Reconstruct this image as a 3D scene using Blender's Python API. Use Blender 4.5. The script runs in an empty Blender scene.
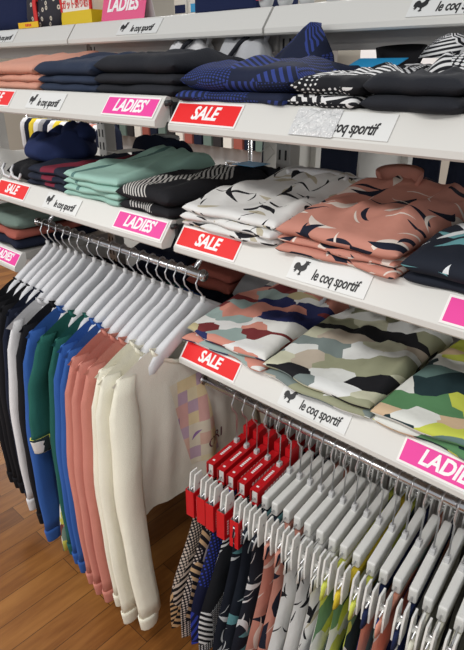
import bpy, bmesh, math, random
from mathutils import Vector, Matrix
random.seed(7)
PI = math.pi
sc = bpy.context.scene
col = sc.collection
X_AX = Vector((1, 0, 0))

# ------------------------------------------------------------------ shader helpers
class NT:
    def __init__(s, name):
        s.m = bpy.data.materials.new(name); s.m.use_nodes = True
        s.t = s.m.node_tree; s.b = s.t.nodes['Principled BSDF']
    def n(s, kind, **kw):
        x = s.t.nodes.new(kind)
        for k, v in kw.items(): setattr(x, k, v)
        return x
    def put(s, sock, v):
        if isinstance(v, bpy.types.NodeSocket): s.t.links.new(v, sock)
        elif v is not None:
            if hasattr(sock.default_value, '__len__') and not hasattr(v, '__len__'): v = (v, v, v)
            if hasattr(sock.default_value, '__len__') and len(sock.default_value) == 4 and len(v) == 3: v = (*v, 1)
            sock.default_value = v
    def ma(s, op, a, b=None, c=None):
        x = s.n('ShaderNodeMath', operation=op)
        s.put(x.inputs[0], a); s.put(x.inputs[1], b)
        if c is not None: s.put(x.inputs[2], c)
        return x.outputs[0]
    def ve(s, op, a, b=None):
        x = s.n('ShaderNodeVectorMath', operation=op)
        s.put(x.inputs[0], a)
        if b is not None: s.put(x.inputs[1], b)
        return x.outputs[0]
    def sep(s, v):
        x = s.n('ShaderNodeSeparateXYZ'); s.put(x.inputs[0], v); return x.outputs
    def comb(s, a, b, c=0.0):
        x = s.n('ShaderNodeCombineXYZ'); s.put(x.inputs[0], a); s.put(x.inputs[1], b); s.put(x.inputs[2], c); return x.outputs[0]
    def uv(s): return s.n('ShaderNodeTexCoord').outputs['UV']
    def obj(s): return s.n('ShaderNodeTexCoord').outputs['Object']
    def noise(s, v, scale, detail=2.0, rough=.5):
        x = s.n('ShaderNodeTexNoise'); s.put(x.inputs['Vector'], v)
        x.inputs['Scale'].default_value = scale; x.inputs['Detail'].default_value = detail; x.inputs['Roughness'].default_value = rough
        return x.outputs
    def vor(s, v, rnd=1.0, metric='EUCLIDEAN'):
        x = s.n('ShaderNodeTexVoronoi', voronoi_dimensions='2D', feature='F1', distance=metric)
        s.put(x.inputs['Vector'], v); x.inputs['Scale'].default_value = 1; x.inputs['Randomness'].default_value = rnd
        return x.outputs
    def mix(s, f, a, b):
        x = s.n('ShaderNodeMix', data_type='RGBA'); s.put(x.inputs[0], f); s.put(x.inputs[6], a); s.put(x.inputs[7], b); return x.outputs[2]
    def ramp(s, f, stops, interp='CONSTANT'):
        x = s.n('ShaderNodeValToRGB'); r = x.color_ramp; r.interpolation = interp
        while len(r.elements) < len(stops): r.elements.new(0.5)
        for e, (p, c) in zip(r.elements, stops): e.position = p; e.color = (*c, 1)
        s.put(x.inputs[0], f); return x.outputs[0]
    def base(s, c, rough=.8, metal=0.0, spec=None):
        s.put(s.b.inputs['Base Color'], c); s.put(s.b.inputs['Roughness'], rough); s.b.inputs['Metallic'].default_value = metal
        if spec is not None: s.b.inputs['Specular IOR Level'].default_value = spec
        return s
    def bump(s, h, strength, dist=.002):
        x = s.n('ShaderNodeBump'); x.inputs['Strength'].default_value = strength; x.inputs['Distance'].default_value = dist
        s.put(x.inputs['Height'], h); s.t.links.new(x.outputs[0], s.b.inputs['Normal'])

def lin(r, g, b):
    f = lambda c: (c / 255 / 12.92) if c <= 10 else ((c / 255 + .055) / 1.055) ** 2.4
    return (f(r), f(g), f(b))

M = {}
def plain(name, c, rough=.5, metal=0.0, spec=None):
    t = NT(name).base(c, rough, metal, spec); M[name] = t.m; return t
def fabric(name, c, rough=.9):
    t = NT(name); u = t.obj()
    nz = t.noise(u, 380, 1)[0]; big = t.noise(u, 7, 2)[0]
    f = t.ma('ADD', t.ma('MULTIPLY', nz, .10), t.ma('MULTIPLY', big, .10))
    dark = tuple(x * .86 for x in c); light = tuple(min(1, x * 1.06) for x in c)
    t.base(t.mix(t.ma('MULTIPLY', f, 5), dark, light), rough, spec=.25)
    t.bump(t.ma('ADD', t.ma('MULTIPLY', nz, .3), t.noise(u, 18, 2)[0]), .45, .006); M[name] = t.m; return t
def finish(t, c, name, rough=.85):
    t.base(c, rough, spec=.25)
    t.bump(t.noise(t.obj(), 22, 2)[0], .5, .006); M[name] = t.m

def stroke(t, p, scale, seed, L, w, k, keep, full_turn=True, base_ang=0.0):
    """scattered curved brush marks: 1 inside a mark"""
    q = t.ve('ADD', t.ve('MULTIPLY', p, (scale, scale, 0)), (seed * 3.17, seed * 7.31, 0))
    v = t.vor(q, .85)
    d = t.sep(t.ve('SUBTRACT', q, v['Position'])); cr = t.sep(v['Color'])
    ang = t.ma('ADD', t.ma('MULTIPLY', cr[0], 2 * PI if full_turn else 1.2), base_ang)
    c, s_ = t.ma('COSINE', ang), t.ma('SINE', ang)
    x = t.ma('ADD', t.ma('MULTIPLY', d[0], c), t.ma('MULTIPLY', d[1], s_))
    y = t.ma('SUBTRACT', t.ma('MULTIPLY', d[1], c), t.ma('MULTIPLY', d[0], s_))
    x2 = t.ma('MULTIPLY', x, x)
    y2 = t.ma('ADD', t.ma('SUBTRACT', y, .12 * (1 if k > 0 else -1)), t.ma('MULTIPLY', x2, k))
    xs = t.ma('ADD', x, .1)
    wl = t.ma('MULTIPLY', t.ma('SUBTRACT', 1.0, t.ma('DIVIDE', t.ma('MULTIPLY', xs, xs), L * L)), w)
    inside = t.ma('LESS_THAN', t.ma('ABSOLUTE', y2), wl)
    return t.ma('MULTIPLY', inside, t.ma('LESS_THAN', cr[1], keep))

def leafprint(name, basec, layers, rot=.6):
    t = NT(name); u = t.sep(t.uv())
    p = t.comb(t.ma('SUBTRACT', t.ma('MULTIPLY', u[0], math.cos(rot)), t.ma('MULTIPLY', u[1], math.sin(rot))),
               t.ma('ADD', t.ma('MULTIPLY', u[0], math.sin(rot)), t.ma('MULTIPLY', u[1], math.cos(rot))))
    p = t.ve('ADD', p, t.ve('MULTIPLY', t.noise(p, 25, 1)[1], (.006, .006, 0)))
    c = basec
    for (colr, scale, seed, L, w, k, keep) in layers:
        c = t.mix(stroke(t, p, scale, seed, L, w, k, keep), c, colr)
    finish(t, c, name)

def camo(name, palette, scale=13, warp=.03):
    t = NT(name); u = t.uv()
    p = t.ve('ADD', u, t.ve('MULTIPLY', t.noise(u, 9, 1)[1], (warp, warp, 0)))
    s = t.sep(p); r = .5
    q = t.comb(t.ma('MULTIPLY', t.ma('ADD', t.ma('MULTIPLY', s[0], math.cos(r)), t.ma('MULTIPLY', s[1], math.sin(r))), scale * .75),
               t.ma('MULTIPLY', t.ma('SUBTRACT', t.ma('MULTIPLY', s[1], math.cos(r)), t.ma('MULTIPLY', s[0], math.sin(r))), scale * 1.35))
    v = t.vor(q, 1.0, 'MANHATTAN'); cr = t.sep(v['Color'])
    n = len(palette)
    finish(t, t.ramp(cr[0], [(i / n, c) for i, c in enumerate(palette)]), name)

def patchwork(name, ground, mark, mark2=None, scale=8, dot=95, stripe=70, plain_share=.2):
    """patches of dots, of stripes and of plain cloth"""
    t = NT(name); u = t.uv()
    pv = t.vor(t.ve('MULTIPLY', t.ve('ADD', u, t.ve('MULTIPLY', t.noise(u, 10, 1)[1], (.03, .03, 0))), (scale, scale * .8, 0)), 1.0)
    cr = t.sep(pv['Color'])
    dv = t.vor(t.ve('MULTIPLY', u, (dot, dot, 0)), 0.0)
    dots = t.ma('LESS_THAN', dv['Distance'], t.ma('ADD', .18, t.ma('MULTIPLY', cr[2], .22)))
    ang = t.ma('MULTIPLY', cr[1], 3.0); s = t.sep(u)
    lineco = t.ma('ADD', t.ma('MULTIPLY', s[0], t.ma('COSINE', ang)), t.ma('MULTIPLY', s[1], t.ma('SINE', ang)))
    str_ = t.ma('GREATER_THAN', t.ma('SINE', t.ma('MULTIPLY', lineco, stripe * 2 * PI)), .05)
    isdot = t.ma('LESS_THAN', cr[0], .42); isplain = t.ma('GREATER_THAN', cr[0], 1 - plain_share)
    f = t.ma('ADD', t.ma('MULTIPLY', isdot, dots), t.ma('MULTIPLY', t.ma('SUBTRACT', 1.0, isdot), str_))
    f = t.ma('MULTIPLY', f, t.ma('SUBTRACT', 1.0, isplain))
    mk = mark if mark2 is None else t.mix(t.ma('GREATER_THAN', cr[2], .5), mark, mark2)
    finish(t, t.mix(f, ground, mk), name)

# ------------------------------------------------------------------ materials
plain('shelf_white', lin(214, 213, 208), .35); plain('shelf_top', lin(165, 163, 158), .28)
plain('post_grey', lin(176, 174, 170), .4); plain('slot_dark', lin(30, 30, 32), .8); plain('panel_grey', lin(186, 183, 180), .5)
plain('chrome', (.72, .72, .73), .2, 1.0); plain('dark_plastic', lin(38, 38, 40), .4)
plain('steel_wire', (.78, .78, .79), .28, 1.0)
plain('hanger_plastic', lin(220, 221, 224), .42); plain('clip_plastic', lin(226, 226, 222), .4); plain('joint_plastic', lin(190, 190, 190), .35)
plain('card_white', lin(240, 236, 234), .35); plain('sale_red', lin(232, 32, 34), .45, spec=.3); plain('ladies_pink', lin(234, 66, 158), .45, spec=.3)
plain('ladies_rose', lin(226, 72, 128), .4)
plain('print_white', lin(246, 244, 244), .45); plain('print_black', lin(22, 22, 24), .5); plain('label_plate', lin(222, 223, 221), .35)
plain('wrap_red', lin(196, 20, 30), .42); plain('wrap_inside', lin(150, 146, 144), .7)
plain('yellow_card', lin(238, 190, 20), .5); plain('box_white', lin(240, 236, 226), .5); plain('box_red', lin(214, 40, 40), .5); plain('box_yellow', lin(228, 196, 30), .5)
plain('amber', lin(240, 190, 110), .5); plain('cyan_card', lin(38, 150, 205), .4); plain('tag_paper', lin(215, 212, 205), .6)
plain('clear_plastic', lin(205, 208, 210), .12); plain('wall_paint', lin(205, 198, 184), .8); plain('label_red', lin(214, 60, 80), .5)
plain('dark_box', lin(40, 38, 40), .6); plain('floral_white', lin(225, 225, 222), .8)
# crinkled clear sleeve over one shelf label
t = plain('crinkled_sleeve', lin(212, 213, 213), .12)
t.bump(t.noise(t.obj(), 70, 3)[0], .9, .01)

for nm, c in dict(cream=(236, 232, 214), cream_light=(234, 230, 216), pink=(202, 132, 118), blue=(52, 94, 166), green=(36, 94, 86), navy=(26, 32, 50), black=(24, 24, 28),
                  white=(222, 222, 224), peach=(208, 152, 132), slate_navy=(44, 54, 74), charcoal=(38, 40, 46), mint=(158, 196, 184), royal_navy=(38, 50, 90),
                  burgundy=(120, 40, 56), stripe_white=(205, 205, 205), bag_navy=(28, 38, 74), grey=(150, 150, 152), rust=(164, 92, 80), sage=(112, 130, 122), beige=(196, 190, 176), cuff_cream=(228, 224, 206), yellow=(222, 196, 60), light_grey=(190, 192, 196)).items():
    fabric(nm, lin(*c))
W_, K_, N_ = lin(224, 224, 222), lin(24, 24, 30), lin(28, 32, 48)
leafprint('white_leaf', W_, [(lin(188, 180, 158), 13, 1, .42, .11, .7, .5), (K_, 11, 2, .46, .10, .9, .65), (K_, 13, 4, .44, .06, -.8, .5), (K_, 17, 5, .46, .04, .5, .4)])
leafprint('coral_leaf', lin(198, 138, 122), [(lin(226, 214, 204), 10, 3, .46, .11, .9, .6), (N_, 10, 6, .46, .12, .8, .7), (N_, 13, 8, .44, .07, -.9, .5), (lin(226, 214, 204), 14, 9, .46, .04, .6, .45)])
leafprint('teal_leaf', lin(30, 35, 46), [(lin(104, 160, 166), 9, 3, .46, .12, .8, .7), (lin(222, 226, 228), 10, 6, .46, .08, .9, .8), (lin(222, 226, 228), 15, 8, .44, .045, -.8, .5), (lin(222, 226, 228), 22, 9, .42, .03, .5, .3)])
camo('coral_camo', [lin(205, 140, 124), lin(224, 224, 220), lin(40, 46, 92), lin(224, 224, 222), lin(116, 48, 50), lin(205, 140, 124), lin(150, 168, 164), lin(40, 46, 92), lin(184, 172, 134)], 18)
camo('olive_camo', [lin(150, 152, 126), lin(220, 222, 220), lin(26, 26, 30), lin(150, 152, 126), lin(214, 216, 212), lin(120, 132, 130), lin(26, 26, 30), lin(184, 172, 156), lin(196, 196, 172)], 15)
camo('lime_camo', [lin(196, 204, 84), lin(34, 54, 58), lin(220, 222, 216), lin(96, 122, 118), lin(196, 204, 84), lin(34, 54, 58), lin(88, 134, 92), lin(206, 180, 148), lin(220, 222, 216)], 15)
camo('lime_pants', [lin(204, 210, 92), lin(104, 142, 104), lin(34, 54, 58), lin(222, 224, 218), lin(204, 210, 92)], 15)
camo('floral', [lin(228, 226, 220), lin(118, 142, 130), lin(40, 50, 52), lin(228, 226, 220), lin(110, 60, 56), lin(214, 150, 130), lin(200, 198, 90), lin(228, 226, 220)], 22)
camo('coral_navy_pants', [lin(218, 150, 128), lin(40, 50, 104), lin(218, 150, 128), lin(224, 224, 220), lin(130, 150, 142)], 11)
camo('cream_black_pants', [lin(214, 212, 196), lin(28, 28, 32), lin(222, 222, 212), lin(150, 152, 130), lin(214, 212, 196)], 12)
patchwork('tan_patchwork', lin(26, 24, 28), lin(200, 164, 122), lin(206, 190, 176), 10, 115, 52, .06)
patchwork('blue_patchwork', lin(24, 28, 58), lin(50, 66, 168), None, 10, 100, 55, .1)
patchwork('dot_patchwork', lin(26, 27, 32), lin(226, 226, 226), None, 11, 130, 75, .15)
patchwork('blue_fold', lin(28, 35, 58), lin(50, 66, 134), None, 10, 120, 60, .2)
patchwork('dot_fold', lin(28, 29, 34), lin(222, 222, 222), None, 11, 85, 45, .1)
patchwork('orange_fold', lin(28, 29, 34), lin(214, 156, 116), lin(226, 226, 226), 9, 80, 50, .1)
# black cloth with a band of white pinstripes; mint with a darker stripe; navy with burgundy
def banded(name, ground, mark, lo, hi, freq, slope=.4, axis=0, thresh=0.0):
    t = NT(name); u = t.sep(t.uv())
    a, b = (u[0], u[1]) if axis == 0 else (u[1], u[0])
    w = t.ma('ADD', a, t.ma('MULTIPLY', t.ma('SINE', t.ma('MULTIPLY', b, 16)), .03 * slope))
    band = t.ma('MULTIPLY', t.ma('GREATER_THAN', w, lo), t.ma('LESS_THAN', w, hi))
    if freq: band = t.ma('MULTIPLY', band, t.ma('GREATER_THAN', t.ma('SINE', t.ma('MULTIPLY', t.ma('ADD', a, t.ma('MULTIPLY', b, .5)), freq * 2 * PI)), thresh))
    finish(t, t.mix(band, ground, mark), name)
banded('pinstripe_black', lin(30, 30, 34), lin(196, 194, 190), .06, .15, 95, 1.6)
banded('mint_stripe', lin(158, 196, 184), lin(92, 128, 124), .072, .09, 0, .3)
banded('navy_burgundy', lin(32, 38, 54), lin(122, 40, 58), .10, .16, 0, .8)
# beige and lilac check print of the front sweatshirt
t = NT('check_print'); u = t.uv()
q = t.ve('MULTIPLY', u, (28, 24, 0)); v = t.vor(q, 0.0, 'CHEBYCHEV'); cr = t.sep(v['Color'])
c = t.ramp(cr[0], [(0, lin(232, 214, 170)), (.2, lin(226, 190, 172)), (.4, lin(230, 222, 200)), (.55, lin(198, 172, 190)), (.7, lin(232, 222, 186)), (.85, lin(222, 176, 168))])
c = t.mix(stroke(t, u, 11, 3, .42, .12, .8, .35), c, lin(222, 168, 60))
c = t.mix(stroke(t, u, 14, 5, .3, .07, .8, .2), c, lin(150, 116, 170))
finish(t, c, 'check_print')
plain('print_wine', lin(130, 60, 84), .8)
# patterned tote
t = NT('tote_pattern'); u = t.obj()
v = t.vor(t.ve('MULTIPLY', t.comb(t.sep(u)[0], t.sep(u)[2]), (38, 38, 0)), .9); cr = t.sep(v['Color'])
msk = t.ma('MULTIPLY', t.ma('LESS_THAN', t.ma('ABSOLUTE', t.ma('SUBTRACT', v['Distance'], .2)), .09), t.ma('LESS_THAN', cr[0], .6))
t.base(t.mix(msk, lin(40, 38, 48), t.ramp(cr[1], [(0, lin(210, 200, 184)), (.6, lin(190, 130, 110)), (.8, lin(150, 150, 160))])), .8); M['tote_pattern'] = t.m
# wood floor: boards running towards the wall
t = NT('floor_boards'); u = t.obj(); s = t.sep(u)
br = t.n('ShaderNodeTexBrick'); br.offset = .37
t.put(br.inputs['Vector'], t.comb(s[1], t.ma('ADD', s[0], .040)))
for k, vv in dict(Scale=1.0, ).items(): br.inputs[k].default_value = vv
br.inputs['Brick Width'].default_value = .62; br.inputs['Row Height'].default_value = .0945; br.inputs['Mortar Size'].default_value = .0012; br.inputs['Mortar Smooth'].default_value = .1; br.inputs['Bias'].default_value = -.1
br.inputs['Color1'].default_value = (0, 0, 0, 1); br.inputs['Color2'].default_value = (1, 1, 1, 1); br.inputs['Mortar'].default_value = (.5, .5, .5, 1)
gr = t.noise(t.comb(t.ma('MULTIPLY', s[0], 55), t.ma('MULTIPLY', s[1], 6), t.ma('MULTIPLY', br.outputs['Color'], 9)), 1.0, 4, .6)[0]
blot = t.noise(t.comb(t.ma('MULTIPLY', s[0], 7), t.ma('MULTIPLY', s[1], 3), t.ma('MULTIPLY', br.outputs['Color'], 5)), 1.0, 2)[0]
f = t.ma('ADD', t.ma('ADD', t.ma('MULTIPLY', gr, .5), t.ma('MULTIPLY', blot, .45)), t.ma('MULTIPLY', br.outputs['Color'], .28))
c = t.ramp(f, [(.28, lin(80, 46, 18)), (.55, lin(126, 78, 34)), (.85, lin(160, 108, 54))], 'LINEAR')
t.base(t.mix(br.outputs['Fac'], c, lin(66, 40, 20)), .38, spec=.4); t.bump(br.outputs['Fac'], -.3, .002); M['floor_boards'] = t.m

# ------------------------------------------------------------------ mesh helpers
class MB:
    def __init__(s): s.bm = bmesh.new(); s.uvl = s.bm.loops.layers.uv.new('UV')
    def face(s, vs, uvs=None, mi=0):
        try: f = s.bm.faces.new(vs)
        except ValueError: return None
        f.smooth = True; f.material_index = mi
        if uvs:
            for l, w in zip(f.loops, uvs): l[s.uvl].uv = w
        return f
    def box(s, a, b, mi=0, bevel=0.0, mat=None):
        a, b = Vector(a), Vector(b)
        bm = bmesh.new(); bmesh.ops.create_cube(bm, size=1)
        for v in bm.verts: v.co = Vector(((a.x + b.x) / 2 + v.co.x * (b.x - a.x), (a.y + b.y) / 2 + v.co.y * (b.y - a.y), (a.z + b.z) / 2 + v.co.z * (b.z - a.z)))
        if bevel: bmesh.ops.bevel(bm, geom=bm.edges[:], offset=bevel, segments=2, profile=.5, affect='EDGES')
        s.add(bm, mi, mat)
    def add(s, bm, mi=0, mat=None):
        mp = {}
        for v in bm.verts: mp[v] = s.bm.verts.new(mat @ v.co if mat else v.co)
        for f in bm.faces:
            g = s.bm.faces.new([mp[v] for v in f.verts]); g.material_index = mi; g.smooth = False
            for l, l0 in zip(g.loops, f.loops): l[s.uvl].uv = (l0.vert.co.x, l0.vert.co.y + l0.vert.co.z)
        bm.free()
    def prism_x(s, prof, x0, x1, mi=0):
        n = len(prof)
        A = [s.bm.verts.new((x0, y, z)) for y, z in prof]; B = [s.bm.verts.new((x1, y, z)) for y, z in prof]
        for i in range(n):
            f = s.face([A[i], A[(i + 1) % n], B[(i + 1) % n], B[i]], mi=mi); f.smooth = False
        f = s.face(A[::-1], mi=mi); f.smooth = False
        f = s.face(B, mi=mi); f.smooth = False
    def rings(s, rings, closed=True, caps=True, mi=0, uvscale=None):
        """skin a list of vertex rings"""
        R = [[s.bm.verts.new(p) for p in r] for r in rings]
        n = len(R[0]); per = 0
        for i in range(len(R) - 1):
            for j in range(n if closed else n - 1):
                k = (j + 1) % n
                uvs = None
                if uvscale:
                    a, b = uvscale
                    uvs = [(j * a, i * b), ((j + 1) * a, i * b), ((j + 1) * a, (i + 1) * b), (j * a, (i + 1) * b)]
                s.face([R[i][j], R[i][k], R[i + 1][k], R[i + 1][j]], uvs, mi)
        if caps and closed:
            s.face(R[0][::-1], mi=mi); s.face(R[-1], mi=mi)
        return R
    def tube(s, pts, r, n=8, mi=0):
        pts = [Vector(p) for p in pts]; rings = []; up = Vector((0.31, 0.2, .93)).normalized()
        for i, p in enumerate(pts):
            d = (pts[min(i + 1, len(pts) - 1)] - pts[max(i - 1, 0)]).normalized()
            a = d.cross(up)
            if a.length < 1e-3: a = d.cross(Vector((1, 0, 0)))
            a.normalize(); b = d.cross(a).normalized()
            rr = r[i] if isinstance(r, (list, tuple)) else r
            rings.append([p + a * math.cos(2 * PI * k / n) * rr + b * math.sin(2 * PI * k / n) * rr for k in range(n)])
        s.rings(rings, mi=mi)
    def build(s, name, mats, parent=None, fix=True):
        if fix: bmesh.ops.recalc_face_normals(s.bm, faces=s.bm.faces[:])
        me = bpy.data.meshes.new(name); s.bm.to_mesh(me); s.bm.free()
        for m in ([mats] if isinstance(mats, str) else mats): me.materials.append(M[m])
        o = bpy.data.objects.new(name, me); col.objects.link(o)
        if parent is not None: o.parent = parent
        return o

def tag(o, label=None, cat=None, group=None, kind=None):
    if label: o['label'] = label
    if cat: o['category'] = cat
    if group: o['group'] = group
    if kind: o['kind'] = kind
    return o
def empty(name, loc, rz=0.0):
    o = bpy.data.objects.new(name, None); o.empty_display_size = .05; o.location = loc; o.rotation_euler = (0, 0, rz); col.objects.link(o); return o
def copy_tree(o, parent=None):
    c = o.copy(); col.objects.link(c)
    if parent is not None: c.parent = parent
    for ch in list(o.children): copy_tree(ch, c)
    return c
def smooth(a, b, x):
    t = max(0.0, min(1.0, (x - a) / (b - a))); return t * t * (3 - 2 * t)

def text(name, body, size, mat, parent, M4, shear=.0, bold=0.0, sx=1.0, align='CENTER', extrude=.0004, spacing=1.0):
    cu = bpy.data.curves.new(name, 'FONT'); cu.body = body; cu.size = size; cu.shear = shear; cu.offset = bold
    cu.align_x = align; cu.align_y = 'CENTER'; cu.extrude = extrude; cu.resolution_u = 3; cu.space_character = spacing
    tmp = bpy.data.objects.new('tmp', cu); col.objects.link(tmp)
    bpy.context.view_layer.update()
    me = bpy.data.meshes.new_from_object(tmp.evaluated_get(bpy.context.evaluated_depsgraph_get()))
    bpy.data.objects.remove(tmp); bpy.data.curves.remove(cu)
    me.materials.clear(); me.materials.append(M[mat])
    me.transform(M4 @ Matrix.Diagonal((sx, 1, 1, 1)))
    o = bpy.data.objects.new(name, me); col.objects.link(o); o.parent = parent
    return o

ROOSTER = [(0, .50), (.03, .66), (.13, .78), (.27, .80), (.37, .70), (.44, .62), (.55, .68), (.62, .80), (.66, .90), (.62, .98), (.70, .96), (.78, .99), (.86, .96), (.97, .99), (.95, .90), (.88, .85), (.97, .78), (.86, .76), (.84, .66), (.86, .54), (.80, .42), (.70, .34), (.60, .29), (.58, .14), (.66, .06), (.56, .07), (.50, .0), (.46, .08), (.36, .06), (.47, .15), (.47, .28), (.36, .32), (.28, .36), (.22, .22), (.12, .14), (.15, .28), (.05, .24), (.12, .38), (.03, .38)]
def rooster(name, parent, M4, size):
    b = MB(); up = [b.bm.verts.new(M4 @ Vector((x * size, y * size, .0005))) for x, y in ROOSTER]
    b.face(up); bmesh.ops.triangulate(b.bm, faces=b.bm.faces[:])
    return b.build(name, 'print_black', parent)

# ------------------------------------------------------------------ the shop
GY = .44          # plane of the uprights
Z0 = .06
def setting():
    b = MB(); b.box((-7, -3, -.05), (4, 6, 0)); tag(b.build('floor', 'floor_boards'), kind='structure')
    b = MB(); b.box((-7, 4.2, 0), (4, 4.3, 3)); tag(b.build('wall_back', 'wall_paint'), kind='structure')
    b = MB(); b.box((-7.1, -3, 0), (-7, 4.3, 3)); tag(b.build('wall_left', 'wall_paint'), kind='structure')
setting()

# rail face frame: origin at the face's lower front edge
A_, B_ = .0385, .0495; FL = math.hypot(A_, B_)
def face_frame(x, y0, T, up, off=.0012):
    e = Vector((0, A_, B_)) / FL; n = Vector((0, -B_, A_)) / FL
    o = Vector((x, y0, T - .0485)) + e * up + n * off
    return Matrix(((1, e.x, n.x, o.x), (0, e.y, n.y, o.y), (0, e.z, n.z, o.z), (0, 0, 0, 1)))
def shelf(label, x0, x1, y0, T, depth, bracket=True, knob=False):
    r = empty('display_shelf', ((x0 + x1) / 2, y0 + depth, T - .03)); r.location = (0, 0, 0)
    tag(r, label, 'shelf', 'white shelves of the display unit')
    b = MB(); b.box((x0 + .004, y0 + .045, T - .028), (x1 - .004, y0 + depth, T)); b.build('shelf_board', 'shelf_top', r)
    prof = [(.004, -.064), (.0, -.060), (.0, -.0485), (A_, .001), (A_ + .004, .003), (.052, .0005), (.052, -.03), (.03, -.064)]
    b = MB(); b.prism_x([(y0 + y, T + z) for y, z in prof], x0 + .003, x1 - .003); b.build('price_rail', 'shelf_white', r)
    if bracket:
        for x in (x0 + .012, x1 - .012):
            b = MB(); b.prism_x([(y0 + .07, T - .029), (y0 + .07, T - .05), (y0 + depth, T - .13), (y0 + depth, T - .029)], x - .003, x + .003); b.build('bracket', 'shelf_white', r)
    if knob:
        b = MB(); b.tube([(x1 + .002, y0 + .05, T - .012), (x1 + .002, y0 + .032, T - .012)], .0065, 10); b.box((x1 - .002, y0 + .045, T - .05), (x1 + .007, y0 + .07, T - .01), 0, .003)
        b.build('end_clip', 'dark_plastic', r)
    return r
T2, T3, T4, T1 = 1.543, 1.255, .936, 1.752
T2L, T3L = T2 + .008, T3 + .009
shelf('shelf under the blue and dotted folded tops, near bay second from top', 0, .9, 0, T2, .43)
shelf('shelf under the white, coral and black leaf print tops', 0, .9, 0, T3, .43)
shelf('lowest shelf in the near bay, under the camouflage print tops', 0, .9, 0, T4, .43)
shelf('shelf under the peach, navy and charcoal folded tops', -.905, -.012, -.024, T2L, .45, knob=True)
shelf('shelf under the mint and pinstripe folded tops, above the row of sweatshirts', -.905, -.012, -.024, T3L, .45, knob=True)
shelf('short middle shelf of the far bay with only a pink card corner in view', -1.8, -.915, -.02, T3 + .0, .45)
shelf('low shelf of the far bay with folded olive and rust tops', -1.8, -.872, -.01, .993, .42)
shelf('top shelf of the near bay, set back above the blue tops', 0, .9, .338, T1, .5, False)
shelf('top shelf of the middle bay carrying the navy box and rose sign', -.9, -.002, .338, T1, .5, False)
shelf('top shelf of the far bay carrying the totes', -1.8, -.902, .338, T1, .5, False)

# uprights, beams and base
g = empty('gondola_frame', (0, 0, 0)); tag(g, 'grey slotted uprights and beams that carry all the shelves', 'shelf frame')
for x in (-1.8, -.9, -.002, .9):
    b = MB(); b.box((x - .026, GY + .002, 0.0), (x + .026, GY + .05, 1.722), 0, .003)
    for k in range(33):
        for dx in (-.012, .010):
            z = .12 + k * .048
            b.box((x + dx - .003, GY + .0005, z), (x + dx + .003, GY + .003, z + .028), 1)
    b.build('upright', ['post_grey', 'slot_dark'], g)
for x0, x1 in ((-1.774, -.926), (-.874, -.028), (.024, .874)):
    b = MB(); b.box((x0, GY - .008, 1.652), (x1, GY + .006, 1.694)); b.build('back_beam', 'panel_grey', g)
    b = MB(); b.box((x0, GY + .012, .0), (x1, GY + .03, .14)); b.build('base_beam', 'panel_grey', g)
    b = MB(); b.box((x0, GY + .014, .142), (x1, GY + .028, .70 if x0 < 0 else .86)); b.build('back_panel', 'panel_grey', g)
# far side of the unit: shelves of the next aisle
for x0, x1, lab in ((-.9, 0, 'middle bay'), (0, .9, 'near bay'), (-1.8, -.9, 'far bay')):
    for T in ((1.235, .78) if x0 < 0 else (1.235, .93)):
        r = empty('display_shelf', (0, 0, 0)); tag(r, 'shelf on the far side of the unit, seen behind the folded tops', 'shelf', 'shelves of the next aisle')
        b = MB(); b.box((x0 + .03, GY + .055, T - .03), (x1 - .03, GY + .42, T)); b.build('shelf_board', 'shelf_top', r)
        b = MB(); b.prism_x([(GY + .42, T), (GY + .42, T - .03), (GY + .46, T - .05), (GY + .46, T - .06), (GY + .43, T - .06), (GY + .41, T - .03)], x0 + .03, x1 - .03); b.build('price_rail', 'shelf_white', r)

# hanging rails
def rail(label, x0, x1, y, z, r=.0125):
    o = empty('hanging_rail', (0, 0, 0)); tag(o, label, 'rail', 'chrome hanging rails')
    b = MB(); b.tube([(x0, y, z), (x1, y, z)], r, 20); b.build('rail_bar', 'chrome', o)
    for x in (x0, x1):
        s = 1 if x == x1 else -1
        b = MB(); b.tube([(x - s * .004, y, z), (x + s * .004, y, z)], [r + .0035, r + .003], 20); b.build('end_cap', 'chrome', o)
    for x in (x0 + .05, x1 - .05):
        b = MB(); b.tube([(x, y + .01, z), (x, y + .06, z + .05), (x, GY + .01, z + .055)], .008, 8); b.build('rail_arm', 'chrome', o)
    return o
R1Y, R1Z, R2Y, R2Z = .12, 1.092, .09, .783
rail('chrome rail from which the plain sweatshirts hang', -.893, -.014, R1Y, R1Z)
rail('chrome rail under the camouflage tops, holding the clip hangers', 0.008, .885, R2Y, R2Z, .0115)

# ------------------------------------------------------------------ cards on the price rails
def card(name, x0, w, y0, T, colr, txt, label, cat, size, sx, h=.055, up=.0315, group=None, bold=.0014, shear=.22):
    r = empty(name, (0, 0, 0)); tag(r, label, cat, group)
    F = face_frame(x0 + w / 2, y0, T, up)
    b = MB(); b.box((-w / 2, -h / 2, -.0005), (w / 2, h / 2, .0006), mat=F); b.build('card_back', 'card_white', r)
    m = .0045
    b = MB(); b.box((-w / 2 + m, -h / 2 + m, .0006), (w / 2 - m, h / 2 - m, .0011), mat=F); b.build('card_face', colr, r)
    text('lettering', txt, size, 'print_white', r, F @ Matrix.Translation((0, 0, .0015)), shear, bold, sx)
    return r
sale = lambda x, y, T, lab: card('sale_sign', x, .2, y, T, 'sale_red', 'SALE', lab, 'sign', .044, .82, .056, group='red sale cards')
lad = lambda x, y, T, lab, w=.2: card('ladies_sign', x, w, y, T, 'ladies_pink', "LADIES'", lab, 'sign', .045, .80, .054, group='pink ladies cards')
sale(.006, 0, T2, 'red sale card below the blue patterned folded top')
sale(.006, 0, T3, 'red sale card below the white leaf print tops')
sale(.006, 0, T4, 'red sale card below the coral camouflage top')
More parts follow.
